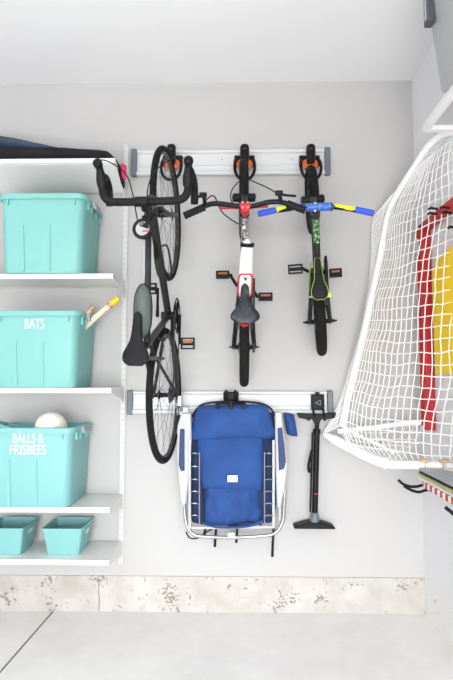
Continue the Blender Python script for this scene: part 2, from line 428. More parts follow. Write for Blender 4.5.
# small tubs
def tub(px0, label):
    z = shelf_tops[4] + .001; x = at(px0 + 20.5, 545, .30).x
    t = thing('small_tub', (x, -.18, z), label, 'storage bin', 'small aqua tubs'); h = .135
    m = MB(); n = 6
    def rr(w, d, r, zz, dy=0, fr=0, bk=0):
        P = rrect(w, d, r, zz, n)
        for p in P:
            k = (p.y + d / 2) / d; p.z = zz + fr * (1 - k) + bk * k; p.y += dy
        return P
    R = [rr(.165, .17, .012, 0), rr(.205, .235, .014, h), rr(.212, .243, .016, h), rr(.212, .243, .016, h + .006), rr(.199, .228, .012, h + .006), rr(.160, .165, .01, .004)]
    m.loft(R); m.build('body', 'teal2', t)
    for s_ in (-1, 1):
        m = MB()
        m.ring((s_ * .1, .0, h * .74), (1, 0, -.15 * s_), .018, .0035, 24, 8)
        for i, v in enumerate(m.v): m.v[i] = (v[0], v[1] * 2.0, v[2])
        m.build('handle_rim', 'teal2', t)
        m = MB(); m.lathe([(-.003, .016), (.003, .016)], (s_ * .0975, 0, h * .74), (1, 0, -.15 * s_), 24)
        for i, v in enumerate(m.v): m.v[i] = (v[0], v[1] * 2.0, v[2])
        m.build('handle_hole', 'shelf', t)
    return t
tub(40.5, 'small aqua tub, the right one on the lowest shelf')
tub(-18.5, 'small aqua tub, the left one, cut by the photo edge on the lowest shelf')

# bag on top shelf
z0 = shelf_tops[0]
def bag():
    t = thing('duffel_bag', (SR, -.17, z0 - .165 * math.sin(TILT) + .004), 'navy and black fabric bag lying flat on the topmost shelf', 'bag')
    def shell(xs, w, cy, sd, mtl, name, cut):
        m = MB(); rings = []
        for (x, hb, ht, ww) in xs:
            r = []
            for k in range(20):
                a = 2 * PI * k / 20
                yy = math.cos(a) * ww; zz = (hb + ht) / 2 + math.sin(a) * (ht - hb) / 2
                nz = noise.noise(V((x * 7 + sd, yy * 9, a))) * .007
                r.append(V((x, cy + yy, max(zz + nz, .001) if x < .02 else zz + nz)))
            rings.append(r)
        m.loft(rings); return m.build(name, mtl, t)
    P0 = [(-1.3, .07, .16, .13)]
    xs = [(-1.3, .001, .14, .05), (-1.25, .001, .155, .13)]
    for i in range(24):
        f = i / 23; x = -1.2 + f * 1.17
        xs.append((x, .002, .195 - .125 * f ** 1.2 + .012 * math.sin(f * 9), .15))
    xs += [(-.01, .0, .058, .145), (.010, -.03, .052, .13), (.022, -.05, .04, .11), (.030, -.055, .02, .07), (.034, -.05, -.01, .03)]
    shell(xs, .15, 0, 1, 'bagblack', 'lower_layer', 0); t.rotation_euler.x = -TILT
    xs = [(-1.28, .06, .13, .05)]
    for i in range(26):
        f = i / 25; x = -1.25 + f * 1.12
        tp = .27 - .18 * f ** 1.1 + .010 * math.sin(f * 11 + 1)
        xs.append((x, max(.03, tp - .085 + .02 * f), tp, .145 - .03 * f))
    xs += [(-.10, .045, .063, .08), (-.085, .05, .058, .03)]
    shell(xs, .14, -.012, 5, 'bagnavy', 'upper_layer', 0)
bag()
m = MB(); c0 = at(120.5, 163, .20); c1 = at(126.5, 165, .20); c2 = at(126, 181, .2); c3 = at(121.5, 178, .20)
puff(m, [c0, c1, c2, c3], .014, .002, 12)
pk = m.build('fabric_strap', 'pink', None, off=(c0 + c2) / 2); pk.location = (c0 + c2) / 2
tag(pk, 'raspberry pink cloth end hanging beside the topmost shelf corner', 'cloth')

# ---------------------------------------------------------------- rails
def rail(pl, pr, ytop, ybot, label):
    a = at(pl, ytop, .02); b = at(pr, ytop, .02); c = at((pl + pr) / 2, ybot, .02); L = b.x - a.x; hh = a.z - c.z
    t = thing('storage_rail', ((a.x + b.x) / 2, 0, c.z), label, 'wall rail', 'aluminium wall rails')
    pf = [(0, 0), (.024, 0), (.030, .006), (.030, .020), (.024, .026), (.016, .028), (.016, hh * .30), (.020, hh * .33), (.020, hh * .37), (.014, hh * .40), (.014, hh * .84), (.022, hh * .86), (.026, hh * .9), (.026, hh * .96), (.020, hh), (0, hh)]
    MB().prism([(-L / 2, -p[0] - .001, p[1]) for p in pf], (L, 0, 0)).build('rail', 'alu', t, .001, smooth=False)
    for s in (-1, 1):
        MB().box((s * (L / 2 + .004), -.018, hh / 2), (.034, .034, hh * 1.06)).build('end_cap', 'cap', t, .006)
    k = 0
    for q in (-.42, -.05, .36):
        MB().lathe([(0, .006), (.003, .005), (.004, .001)], (q, -.0145, hh * .62), (0, -1, 0), 12).build('screw', 'chrome', t)
    return t
rail(135, 326.5, 150, 175, 'upper silver aluminium wall rail holding the three bicycles')
rail(131, 329, 391, 414, 'lower silver aluminium wall rail above the blue chair and pump')

def hanger(px, label, pyt=143):
    o = at(px, 165, .04); t = thing('bike_hanger', o, label, 'bike hook', 'black and orange bike hangers')
    m = MB(); m.box((0, .008, .025), (.118, .035, .062)); m.build('bracket', 'black', t, .006)
    zt_ = at(px, pyt, .12).z - o.z
    m = MB(); m.lathe([(-.0, .023), (.04, .026), (.085, .026), (.098, .022), (.104, .012)], (0, -.06, zt_ - .104), (0, 0, 1), 20)
    m.box((0, -.02, zt_ - .085), (.04, .09, .035)); m.build('arm', 'black', t, .002)
    m = MB(); m.box((.0, -.0865, zt_ - .035), (.016, .002, .004)); m.build('arm_mark', 'red', t)
    m = MB(); m.lathe([(0, .044), (.008, .048), (.014, .046), (.018, .03), (.019, .01)], (0, -.010, -.004), (0, -1, .0), 32)
    for i, v in enumerate(m.v): m.v[i] = (v[0], v[1], v[2] * .72)
    m.build('wheel_pad', 'orange', t)
    P = smooth_path([(-.052, -.01, .03), (-.056, -.05, -.01), (-.055, -.07, -.06), (-.036, -.085, -.105), (0, -.09, -.122), (.036, -.085, -.105), (.055, -.07, -.06), (.056, -.05, -.01), (.052, -.01, .03)], 5)
    MB().tube(P, .0085, 10).build('hoop', 'black', t)
    return t
hanger(172.5, 'bike hanger with orange pad holding the black road bike')
hanger(244.5, 'bike hanger with orange pad holding the red and white bike')
hanger(309.5, 'bike hanger with orange pad holding the small lime green bike')

# ---------------------------------------------------------------- bicycles
RG = .03        # tyres stand off the wall on the rails
def Q(w, u, h): return V((w, -h, u))
def wheel(root, u, r, tr, ns, rimm, hubw, tyre='rubber', yaw=0):
    c = Q(0, u, r)
    m = MB(); m.ring((0, 0, 0), (1, 0, 0), r - tr * 1.9, tr * .62, 64, 8, .9); rim = m.build('wheel_rim', rimm, root); rim.location = c
    if yaw: rim.rotation_euler = (0, 0, yaw)
    MB().ring((0, 0, 0), (1, 0, 0), r - tr, tr, 64, 12).build('tyre', tyre, rim)
    MB().lathe([(-hubw, .006), (-hubw + .004, .012), (-hubw * .62, .012), (-hubw * .6, .022), (-hubw * .5, .022), (-hubw * .48, .012), (hubw * .48, .012), (hubw * .5, .022), (hubw * .6, .022), (hubw * .62, .012), (hubw - .004, .012), (hubw, .006)], (0, 0, 0), (1, 0, 0), 16).build('hub', 'black', rim)
    for k in range(ns):
        a = 2 * PI * k / ns; s = 1 if k % 2 else -1; b = a + (.9 if (k // 2) % 2 else -.9)
        MB().tube([(s * hubw * .55, .02 * math.cos(b), .02 * math.sin(b)), (0, (r - tr * 2.1) * math.cos(a), (r - tr * 2.1) * math.sin(a))], .0013, 4).build('spoke', 'steelw', rim)
    return rim
def saddle(root, u0, u1, h, wn, wr, m, w=0, trim=None, depth=.05):
    """nose at u0 (up), tail at u1"""
    mb = MB(); R = []; n = 22; mw = wr
    prof = []
    for i in range(n + 1):
        f = i / n
        if f < .45: ww = wn * (.55 + .45 * math.sin(min(1, f / .12) * PI / 2)) + (wr - wn) * .18 * (f / .45) ** 2
        else:
            g = (f - .45) / .55; ww = wn + (wr - wn) * .18 + (wr - wn) * .82 * (math.sin(min(1, g / .72) * PI / 2) ** 2)
        if f > .86: ww *= math.sqrt(max(.12, 1 - ((f - .86) / .16) ** 2))
        if f < .04: ww *= math.sqrt(max(.2, f / .04))
        prof.append((u0 + (u1 - u0) * f, ww / 2, f))
    for (u, ww, f) in prof:
        r = []
        hh = h + .012 * math.cos(f * PI) * -1 + .006
        for k in range(18):
            a = 2 * PI * k / 18; c = math.cos(a); s = math.sin(a)
            e = (abs(s) ** .8) * (1 if s > 0 else -1)
            r.append(Q(w + ww * c, u, hh + (e * .012 if s > 0 else e * depth * (.35 + .4 * (1 - abs(c))))))
        R.append(r)
    mb.loft(R); o = mb.build('saddle', m, root)
    if trim:
        P = [Q(w + ww * 1.0, u, h + .012 * -math.cos(f * PI) + .006) for (u, ww, f) in prof]
        P2 = [Q(w - ww * 1.0, u, h + .012 * -math.cos(f * PI) + .006) for (u, ww, f) in prof][::-1]
        MB().tube(P + P2, .0028, 6, True).build('saddle_trim', trim, o)
    return o
def pedal(root, w, u, h, pw, pl, refl=True, m='black', openframe=False):
    mb = MB(); x0, x1 = w - pw / 2, w + pw / 2
    for s in (-1, 1): mb.box(Q(w, u + s * pl / 2, h), (pw, .02, .007))
    for x in (x0 + .004, x1 - .004): mb.box(Q(x, u, h), (.008, .02, pl))
    mb.tube([Q(x0, u, h), Q(x1, u, h)], .010, 10)
    if not openframe: mb.box(Q(w, u, h - .002), (pw * .9, .012, pl * .8))
    o = mb.build('pedal', m, root, .001)
    if refl: MB().box(Q(w, u + pl * .18, h + .010), (pw * .66, .006, pl * .30)).build('reflector', 'amber', o, .001)
    return o

def kids_bike(cfg):
    root = thing('bicycle', cfg['loc'], cfg['label'], 'bicycle', None, cfg.get('yaw', 0)); root.rotation_euler.y = cfg.get('lean', 0)
    r = cfg['r']; tr = cfg['tr']; wb = cfg['wb']; g = cfg
    wheel(root, 0, r, tr, 20, g['rim'], .052)
    wheel(root, wb, r, tr, 20, g['rim'], .045, yaw=g.get('steer', 0))
    bb = Q(0, g['bb'][0], g['bb'][1]); st = Q(0, g['seat'][0], g['seat'][1] - .10)
    sd = (st - bb).normalized(); stf = st - sd * .06
    hb = Q(0, wb - .07, r * 2 + .02); ht = Q(0, g['bar'][0] - .015, g['bar'][1] - .075)
    hd = (ht - hb).normalized()
    fm = g['frame']
    m = MB(); m.tube([hb - hd * .0, ht], .021, 14)
    m.tube([hb + hd * .03, bb], .019, 12); m.tube([ht - hd * .03, stf - sd * .01], .016, 12); m.tube([bb, stf], .016, 12)
    m.tube([bb - V((.036, 0, 0)), bb + V((.036, 0, 0))], .022, 14)
    ra = Q(0, 0, r)
    for s in (-1, 1):
        o = V((s * .055, 0, 0)); i = V((s * .022, 0, 0))
        m.tube(smooth_path([bb + i, bb + i * 1.6 + (ra - bb) * .4, ra + o], 4), .012, 8)
        m.tube(smooth_path([stf + i * .7, stf + i * 1.8 + (ra - stf) * .25, ra + o], 4), .010, 8); m.box(stf + i * 1.6 + (ra - stf) * .45 + V((0, -.012, 0)), (.014, .02, .06))
        m.box(ra + o, (.006, .03, .035))
    m.build('frame', fm, root)
    # printed middle section of the top tube
    a = ht - hd * .03; b = stf
    MB().tube([a + (b - a) * .05, a + (b - a) * .42], .0175, 12).build('frame_decal', g['print'], root)
    # fork
    m = MB(); fa = Q(0, wb, r); cr = hb - hd * .012
    m.tube([cr - V((.055, 0, 0)), cr + V((.055, 0, 0))], .020, 12)
    for s in (-1, 1):
        m.tube(smooth_path([cr + V((s * .042, 0, 0)), (cr + fa) / 2 + V((s * .047, .0, .01)), fa + V((s * .05, 0, 0))], 4), [.017] * 5 + [.013] * 4, 10)
    m.build('fork', g['fork'], root)
    m = MB(); m.tube([ht, Q(0, g['bar'][0] - .004, g['bar'][1])], .015, 12); m.build('steering_post', g['stem'], root)
    m = MB(); bu, bh = g['bar']
    m.tube([Q(-.024, bu, bh), Q(.024, bu, bh)], .017, 14); m.box(Q(0, bu - .006, bh - .012), (.036, .05, .045)); stem = m.build('stem', g['stem'], root, .004)
    for s in (-1, 1):
        for q in (-1, 1): MB().lathe([(0, .004), (.004, .004)], Q(s * .012, bu + q * .012, bh + .015), (0, -1, 0), 8).build('bolt', 'chrome', stem)
    # handlebar
    bar = g['barpath']; P = smooth_path([Q(*p) for p in bar], 5)
    hbm = MB().tube(P, .0115, 12).build('handlebar', g['barm'], root)
    return root, dict(bb=bb, st=st, stf=stf, sd=sd, ht=ht, hb=hb, hd=hd, hbar=hbm, ra=ra)

def crank(root, bbp, s, w0, w1, du, dh, m='black'):
    a = bbp + V((s * w0, 0, 0)); b = Q(0, 0, 0) + bbp + V((s * w1, -dh, du))
    o = MB().tube(smooth_path([a, a + V((s * (w1 - w0) * .3, -dh * .15, du * .15)), a + V((s * (w1 - w0) * .9, -dh * .8, du * .8)), b], 4), .0085, 8).build('crank', m, root)
    return b

# --- middle bicycle: black, white bottle in a red cage
base = at(243.5, 347, RG + .212); mr = .212
root_z = base.z
Xm = at(244, 347, .24).x
uf = lambda px, py, d: at(px, py, d).z - root_z
Bu = uf(243, 205.5, .74); BX = lambda px, py: at(px, py, .74).x - Xm
cfg = dict(loc=(Xm, -RG, root_z), r=mr, tr=.024, wb=uf(243, 200, .24), rim='dark', bb=(uf(243, 286, .27), .235), seat=(uf(243, 305, .62), .60),
           bar=(Bu, .70), frame='dark', print='pattern2', fork='black', stem='red', barm='black',
           label='black kids bicycle with red stem and white bottle, hanging in the middle',
           barpath=[(BX(190, 0 + 213), uf(190, 213, .74), .70), (BX(205, 206), uf(205, 206, .74), .71), (BX(217, 203.5), uf(217, 203.5, .74), .71), (-.03, Bu, .70), (.03, Bu, .70), (BX(270, 202), uf(270, 202, .74), .71), (BX(285, 203), uf(285, 203, .74), .71), (BX(304, 210), uf(304, 210, .74), .70)])
root, g = kids_bike(cfg)
hb_ = g['hbar']
for (a, b) in (((184, 216), (204.5, 207)), ((287, 203.5), (305.5, 210.5))):
    p = at(*a, .735) - V(cfg['loc']); q = at(*b, .735) - V(cfg['loc'])
    L = (q - p).length; pr = [(0, .0155)] + [(L * k / 12, .0175 if k % 2 else .0155) for k in range(1, 12)] + [(L, .0165)]
    MB().lathe(pr, p, q - p, 14).build('grip', 'tape', hb_)
for pts in ([(205, 206), (204.5, 200), (203, 195), (199.5, 196.5), (193, 199)], [(281, 203), (280, 197), (279, 193), (284, 195), (296, 196)]):
    P = smooth_path([at(px, py, .74 + .03 * (i > 0)) - V(cfg['loc']) for i, (px, py) in enumerate(pts)], 4)
    MB().tube(P, [.009 if i < 10 else .0055 for i in range(len(P))], 8, flat=1).build('brake_lever', 'black', hb_)
    q = P[8]; MB().box(q, (.034, .022, .020)).build('lever_clamp', 'black', hb_, .004)
# red crossbar under the handlebar
MB().tube([at(220, 207.5, .715) - V(cfg['loc']), at(268, 206, .715) - V(cfg['loc'])], .009, 10).build('handlebar_brace', 'red', root)
# brake cables
for pts in ([(206, 200, .75), (214, 196, .72), (222, 212, .66), (235, 222, .60), (244, 226, .5)],
            [(279, 195, .75), (270, 189, .70), (257, 183, .55), (249, 180, .42), (240, 181, .32), (232, 190, .35), (231, 200, .45), (237, 208, .45)]):
    MB().tube(smooth_path([at(*p) - V(cfg['loc']) for p in pts], 6), .003, 6).build('brake_cable', 'black', root)
saddle(root, uf(243, 283, .64), uf(243, 323, .64), .60, .036, .135, 'saddlesheen', depth=.07)
MB().tube([g['stf'], Q(0, cfg['seat'][0], .575)], .0125, 12).build('seat_post', 'black', root)
# bottle + cage, sitting on the down/top tube
o = g['ht'] - g['hd'] * .03; e = g['stf']; d = (e - o).normalized(); up = V((0, -1, 0)) - d * V((0, -1, 0)).dot(d); up.normalize()
b0 = at(246.5, 240, .60) - V(cfg['loc']); b0.x = .013; b1 = at(243, 296, .50) - V(cfg['loc']); b1.x = 0
bd = b1 - b0; L = bd.length
bt = MB().lathe([(L * .06, .022), (L * .10, .027), (L * .22, .030), (L * .5, .033), (L * .9, .033), (L, .027)], b0, bd, 24).build('bottle', 'white', root)
MB().lathe([(-.004, .007), (.006, .012), (.010, .015), (L * .06, .024)], b0, bd, 20).build('bottle_cap', 'white', bt)
MB().lathe([(L * .05, .0315), (L * .052, .033), (L * .11, .033), (L * .115, .031)], b0, bd, 24).build('bottle_band', 'black', bt)
mid = b0 + bd * .55
mid = b0 + bd * .66
P = smooth_path([b1 + V((-.030, -.005, 0)), mid + bd * .25 + V((-.034, -.016, 0)), mid + V((-.030, -.036, .0)), mid + V((0, -.042, .006)), mid + V((.030, -.036, 0)), mid + bd * .25 + V((.034, -.016, 0)), b1 + V((.030, -.005, 0)), b1 + V((0, .03, -.01))], 5, True)
MB().tube(P, .0038, 8, True).build('bottle_cage', 'red', root)
MB().prism([b0 + bd * .62 + V((0, -.0365, .025)), b0 + bd * .66 + V((.013, -.033, -.0)), b0 + bd * .72 + V((0, -.0365, -.01)), b0 + bd * .66 + V((-.013, -.033, 0))], (0, .004, 0)).build('bottle_mark', 'black', bt)
bbp = g['bb']
e1 = crank(root, bbp, -1, .03, .070, .075, -.07); e2 = crank(root, bbp, 1, .03, .066, -.068, .07)
for (e, s) in ((e1, -1), (e2, 1)):
    pedal(root, e.x + s * .044, e.z, -e.y, .074, .036)
MB().lathe([(-.003, .062), (.003, .062)], bbp + V((.04, 0, 0)), (1, 0, 0), 32).build('chain_ring', 'black', root)
m = MB(); ra = g['ra']
m.prism([bbp + V((.045, -.07, .03)), bbp + V((.045, -.07, -.05)), ra + V((.045, -.035, .02)), ra + V((.045, -.03, -.03)), ra + V((.045, .03, -.03)), bbp + V((.045, .07, -.04)), bbp + V((.045, .07, .04))], (.012, 0, 0)); m.build('chain_guard', 'gun', root, .004)
for s in (-1, 1): MB().lathe([(0, .009), (.01, .009), (.012, .005), (.024, .005)], ra + V((s * .056, 0, 0)), (s, 0, 0), 10).build('axle_nut', 'rim', root)
MB().lathe([(0, .02), (.012, .02)], Q(.0, .10, 2 * mr + .02), (0, -1, .4), 16).build('rear_reflector', 'red', root)

# --- right bicycle: small, lime green
rr = .186
rz = at(320, 321.5, RG + rr).z
Xr = at(321, 321.5, RG).x - .012
YAWR = math.radians(-7); LEANR = math.radians(-3)
RIR = (Matrix.Rotation(YAWR, 3, 'Z') @ Matrix.Rotation(LEANR, 3, 'Y')).inverted()
uf = lambda px, py, d: at(px, py, d).z - rz
LB = V((Xr, -RG, rz)); bd_ = .66
Bu = uf(316, 207, bd_)
A = lambda px, py, d=bd_: RIR @ (at(px, py, d) - LB)
lp = [(287, 207), (299, 205), (312, 207), (322, 207), (334, 207), (345, 208)]
cfg = dict(loc=tuple(LB), r=rr, tr=.026, wb=uf(312, 200, RG + rr), rim='dark', bb=(uf(318, 271, .25), .21), seat=(uf(319, 280, .56), .53),
           bar=(Bu, bd_ - RG), frame='gun', print='pattern', fork='black', stem='gun', barm='black', steer=math.radians(3), yaw=YAWR, lean=LEANR,
           label='small kids bicycle with lime trim and blue and yellow grips, rightmost of the three',
           barpath=[(A(px, py).x, A(px, py).z, -A(px, py).y) for px, py in [(262, 212), (285, 209.5), (300, 207), (318, 206.5), (334, 207), (350, 209), (369, 213)]])
root, g = kids_bike(cfg); hb_ = g['hbar']
def sleeve(p, q, r, mtl, name, par, ribs=0):
    d = q - p; L = d.length
    MB().lathe([(0, r * .8), (.003, r), (L - .003, r), (L, r * .8)], p, d, 18).build(name, mtl, par)
sleeve(A(258, 214), A(276, 210.0), .0145, 'blue2', 'grip', hb_); sleeve(A(276, 210.5), A(286, 208), .0125, 'lime', 'bar_sleeve', hb_)
sleeve(A(355, 209.5), A(373.5, 213.3), .0145, 'blue2', 'grip', hb_); sleeve(A(334, 206), A(355, 209.5), .0125, 'lime', 'bar_sleeve', hb_)
sleeve(A(300, 207.5, bd_ + .03), A(333, 206.5, bd_ + .03), .0185, 'bpad', 'handlebar_pad', hb_)
for px in (303.5, 331): MB().lathe([(0, .0188), (.006, .0188)], A(px, 207.0, bd_ + .03), (1, 0, 0), 18).build('pad_strap', 'black', hb_)
for py in (203.5, 211.0): MB().lathe([(0, .006), (.006, .005)], A(315, py, bd_ + .055), (0, -1, 0), 12).build('bolt', 'chrome', hb_)
m = MB(); m.tube([A(302, 204, .55), A(331, 204.5, .55)], .009, 10); m.build('handlebar_brace', 'black', root)
saddle(root, uf(319, 256, .58), uf(319, 299, .58), .53, .030, .078, 'black', trim='green', w=A(319, 280, .56).x)
MB().tube([g['stf'], Q(0, cfg['seat'][0], .51)], .0125, 12).build('seat_post', 'black', root)
bbp = g['bb']; ra = g['ra']
e1 = crank(root, bbp, -1, .03, .072, .006, .08); e2 = crank(root, bbp, 1, .03, .050, -.004, -.06)
pedal(root, e1.x - .040, e1.z, -e1.y, .076, .042, False, openframe=True)
pedal(root, e2.x + .052, e2.z, -e2.y, .068, .040)
m = MB(); m.prism([bbp + V((.042, -.06, .07)), bbp + V((.042, -.085, .02)), bbp + V((.042, -.05, -.10)), ra + V((.042, -.03, -.01)), ra + V((.042, .03, -.01)), bbp + V((.042, .07, -.02)), bbp + V((.042, .05, .07))], (.014, 0, 0)); m.build('chain_guard', 'black', root, .004)
for s in (-1, 1): MB().lathe([(0, .009), (.02, .009), (.022, .005), (.034, .005)], ra + V((s * .056, 0, 0)), (s, 0, 0), 10).build('axle_nut', 'black', root)
for pts in ([(311, 262, .40), (309, 280, .35), (309.5, 294, .3)],):
    MB().tube(smooth_path([A(*p) for p in pts], 5), .0035, 6).build('frame_stripe', 'green', root)
MB().box(A(329, 295, .42), (.022, .01, .022)).build('seat_clamp', 'lime', root, .003)
MB().tube([A(307, 297, .42), A(329, 296.5, .42)], .005, 8).build('rear_brace', 'chrome', root)

# --- left: black road bicycle
r7 = .340; rz = at(162, 395, RG + r7).z
yaw7 = math.radians(-3.0)
xw = at(176.5, 395, RG).x
LB = V((xw, -RG, rz))
root = thing('bicycle', LB, 'black road bicycle with drop handlebars, leftmost of the three', 'bicycle', None, yaw7)
wb = at(162, 215, RG + r7).z - rz
RI = Matrix.Rotation(-yaw7, 3, 'Z')
A = lambda px, py, d: RI @ (at(px, py, d) - LB)
rw = wheel(root, 0, r7, .0165, 24, 'rim', .06, yaw=math.radians(-2.4)); fw = wheel(root, wb, r7, .0165, 22, 'rim', .05, yaw=math.radians(-1))
bb = Q(0, .41, .275); st = Q(0, .22, .80); hb = Q(0, wb - .075, .66); ht = Q(0, wb - .115, .80); ra = Q(0, 0, r7); fa = Q(0, wb, r7)
m = MB(); m.tube([hb, ht], .020, 14); m.tube([hb + (ht - hb) * .3, bb], .0185, 12); m.tube([ht + (hb - ht) * .15, st + V((0, .02, 0))], .015, 12); m.tube([bb, st], .0155, 12)
m.tube([bb - V((.036, 0, 0)), bb + V((.036, 0, 0))], .022, 14)
for s in (-1, 1):
    o = V((s * .062, 0, 0)); i = V((s * .02, 0, 0))
    m.tube(smooth_path([bb + i, bb + i * 1.4 + (ra - bb) * .4, ra + o], 4), .009, 8)
    m.tube(smooth_path([st + V((0, .03, 0)) + i * .6, st + i * 1.3 + (ra - st) * .3, ra + o], 4), .0075, 8)
    m.box(ra + o, (.006, .03, .035))
fr = m.build('frame', 'gun', root)
tA = ht + (hb - ht) * .15; tB = st + V((0, .02, 0))
MB().tube([tA + (tB - tA) * .06 + V((-.014, -.006, 0)), tA + (tB - tA) * .62 + V((-.014, -.006, 0))], .0055, 8).build('frame_stripe', 'grey', fr)
m = MB(); cr = hb - (ht - hb).normalized() * .012
m.tube([cr - V((.04, 0, 0)), cr + V((.04, 0, 0))], .016, 12)
for s in (-1, 1): m.tube(smooth_path([cr + V((s * .032, 0, 0)), cr * .5 + fa * .5 + V((s * .045, 0, -.012)), fa + V((s * .052, 0, 0))], 4), [.013] * 5 + [.009] * 4, 10)
m.build('fork', 'dark', root)
# brake calipers
for (c, nm) in ((Q(0, wb - .045, .70), 'brake_caliper'), (Q(.02, .17, .69), 'brake_caliper')):
    m = MB()
    m.tube(smooth_path([c + V((-.035, 0, .0)), c + V((-.03, -.03, .0)), c + V((0, -.045, 0)), c + V((.03, -.03, .0)), c + V((.035, 0, .0))], 4), .007, 8)
    m.box(c + V((0, -.04, 0)), (.03, .02, .02)); m.build(nm, 'rim', root, .002)
# stem and bars
bu = at(148, 201.5, .93).z - rz; bh = .90
bc = Q(-.0, bu, bh)
m = MB(); m.tube([ht, ht + (ht - hb).normalized() * .05], .017, 12); t_ = ht + (ht - hb).normalized() * .04
m.tube([t_, bc], .016, 12); m.tube([bc - V((.028, 0, 0)), bc + V((.028, 0, 0))], .021, 14); m.build('stem', 'black', root)
for s_, lw in ((1, .18), (-1, .18)): pass
bw = .168; BS = .012
def side(s): return [(s * bw * .5, bu, bh), (s * bw * .86, bu + .004, bh), (s * (bw + .005), bu + .028, bh), (s * (bw + .014), bu + .085, bh - .006), (s * (bw + .018), bu + .125, bh - .045), (s * (bw + .02), bu + .12, bh - .095), (s * (bw + .02), bu + .09, bh - .125), (s * (bw + .02), bu + .03, bh - .13)]
P = [Q(*p) + V((BS, 0, 0)) for p in side(-1)][::-1] + [Q(BS, bu, bh)] + [Q(*p) + V((BS, 0, 0)) for p in side(1)]
hbm = MB().tube(smooth_path(P, 5), .0165, 12).build('handlebar', 'tape', root)
for s in (-1, 1):
    x = s * (bw + .012) + BS
    Pp = smooth_path([Q(x - s * .004, bu + .055, bh + .004), Q(x, bu + .09, bh + .014), Q(x + s * .003, bu + .125, bh + .026), Q(x + s * .006, bu + .145, bh + .045), Q(x + s * .009, bu + .155, bh + .062)], 4)
    MB().tube(Pp, [.017, .019, .021, .022, .022, .021, .019, .018, .016, .015, .016, .018, .020, .020, .019, .016, .009], 12).build('brake_hood', 'black', hbm)
    Pl = smooth_path([Q(x + s * .004, bu + .145, bh + .04), Q(x + s * .008, bu + .14, bh + .01), Q(x + s * .014, bu + .13, bh - .05), Q(x + s * .02, bu + .08, bh - .10)], 5)
    MB().tube(Pl, .008, 8, flat=.6).build('brake_lever', 'dark', hbm)
# shift cables
for s in (-1, 1):
    x = s * (bw + .01)
    MB().tube(smooth_path([Q(x, bu + .16, bh + .05), Q(x - s * .05, bu + .15, bh + .06), Q(x - s * .12, bu + .10, bh + .05), Q(s * .03, bu + .02, bh + .04), Q(s * .02, bu - .09, bh - .04), Q(s * .02, wb - .10, .74)], 6), .0025, 6).build('shift_cable', 'black', root)
# round light
lc = A(143, 229, .93)
lm = MB().lathe([(-.045, .015), (-.03, .036), (0, .044), (.008, .043), (.009, .030), (.002, .029)], lc, (-.1, -1, .05), 32).build('headlight', 'black', root)
MB().lathe([(.0, .034), (.006, .033), (.0075, .01)], lc, (-.1, -1, .05), 32).build('lens', 'tote', lm)
for dx, dz, rr_ in ((-.003, .017, .010), (.010, .012, .010), (.019, .006, .008), (.016, .018, .009)):
    MB().lathe([(0, rr_), (.003, rr_ * .8)], lc + V((dx, -.010, dz)), (0, -1, 0), 14).build('dial', 'black', lm)
MB().lathe([(0, .0055), (.002, .0055)], lc + V((-.003, -.013, .017)), (0, -1, 0), 14).build('dial_face', 'steelw', lm)
MB().box(lc + V((.012, -.0095, -.011)), (.024, .002, .006)).build('label_stripe', 'red', lm)
MB().tube([lc + V((0, .04, 0)), Q(0, bu - .05, bh - .03)], .008, 8).build('light_mount', 'black', root)
# saddle, bag, post
sad = A(138, 345, .98)
sh = .93
saddle(root, A(0, 312, .96).z, A(0, 366, .96).z, sh, .034, .108, 'tape', w=A(136.5, 350, .96).x, depth=.07)
MB().tube([st, Q(-.012, A(0, 345, .96).z, sh - .03)], .0135, 12).build('seat_post', 'black', root)
gc = A(143, 311, .88)
m = MB(); R = []
for k in range(15):
    f = k / 14; zz = .112 * (1 - 2 * f); wv = .037 * math.sqrt(max(.02, 1 - abs(1 - 2 * f) ** 2.6)); R.append([gc + V((wv * math.cos(2 * PI * j / 18) , wv * .8 * math.sin(2 * PI * j / 18), zz)) for j in range(18)])
m.loft(R); fb = m.build('frame_bag', 'olive', root)
m = MB(); m.tube([gc + V((.038 * math.sqrt(max(.02, 1 - abs(math.cos(a)) ** 2.6)) * (1 if math.sin(a) > 0 else -1), -.002, .113 * math.cos(a))) for a in [2 * PI * j / 28 + .05 for j in range(28)]], .003, 6, True); m.build('zip', 'black', fb)
# drivetrain
for (p0, p1, off) in ((bb, hb, .5), (bb, st, .45)):
    c = p0 + (p1 - p0) * off; dd_ = (p1 - p0).normalized(); sgn = -1 if off == .5 else 1
    nn_ = V((0, dd_.z, -dd_.y)) * (1 if off == .5 else -1)
    c = c + nn_ * .04
    P = smooth_path([c + dd_ * .09 + V((-.03, 0, 0)), c + V((-.038, 0, 0)), c - dd_ * .08 + V((-.03, 0, 0)), c - dd_ * .09, c - dd_ * .08 + V((.03, 0, 0)), c + V((.038, 0, 0)), c + dd_ * .09 + V((.03, 0, 0)), c + dd_ * .095 - nn_ * .02], 4, True)
    MB().tube(P, .005, 8, True).build('bottle_cage', 'gun', root)
cx = bb + V((.047, 0, 0))
rg = MB(); rg.ring(cx, (1, 0, 0), .088, .007, 48, 6, .4); rg.ring(cx + V((-.008, 0, 0)), (1, 0, 0), .070, .005, 48, 6, .4)
for k in range(5):
    a = 2 * PI * k / 5; rg.tube([cx, cx + V((0, .084 * math.cos(a), .084 * math.sin(a)))], .006, 6)
rg.build('chain_ring', 'black', root)
def arm(s, du, dh):
    a = bb + V((s * .058, 0, 0)); b = a + V((s * .012, -dh, du)); MB().tube([a, (a + b) / 2, b], [.016, .012, .011], 10, flat=.6, ref=(1, 0, 0)).build('crank', 'black', root)
    pedal(root, b.x + s * .042, b.z, -b.y, .070, .052, s > 0, m='black', openframe=True)
    return b
arm(1, -.150, .065); arm(-1, .155, -.065)
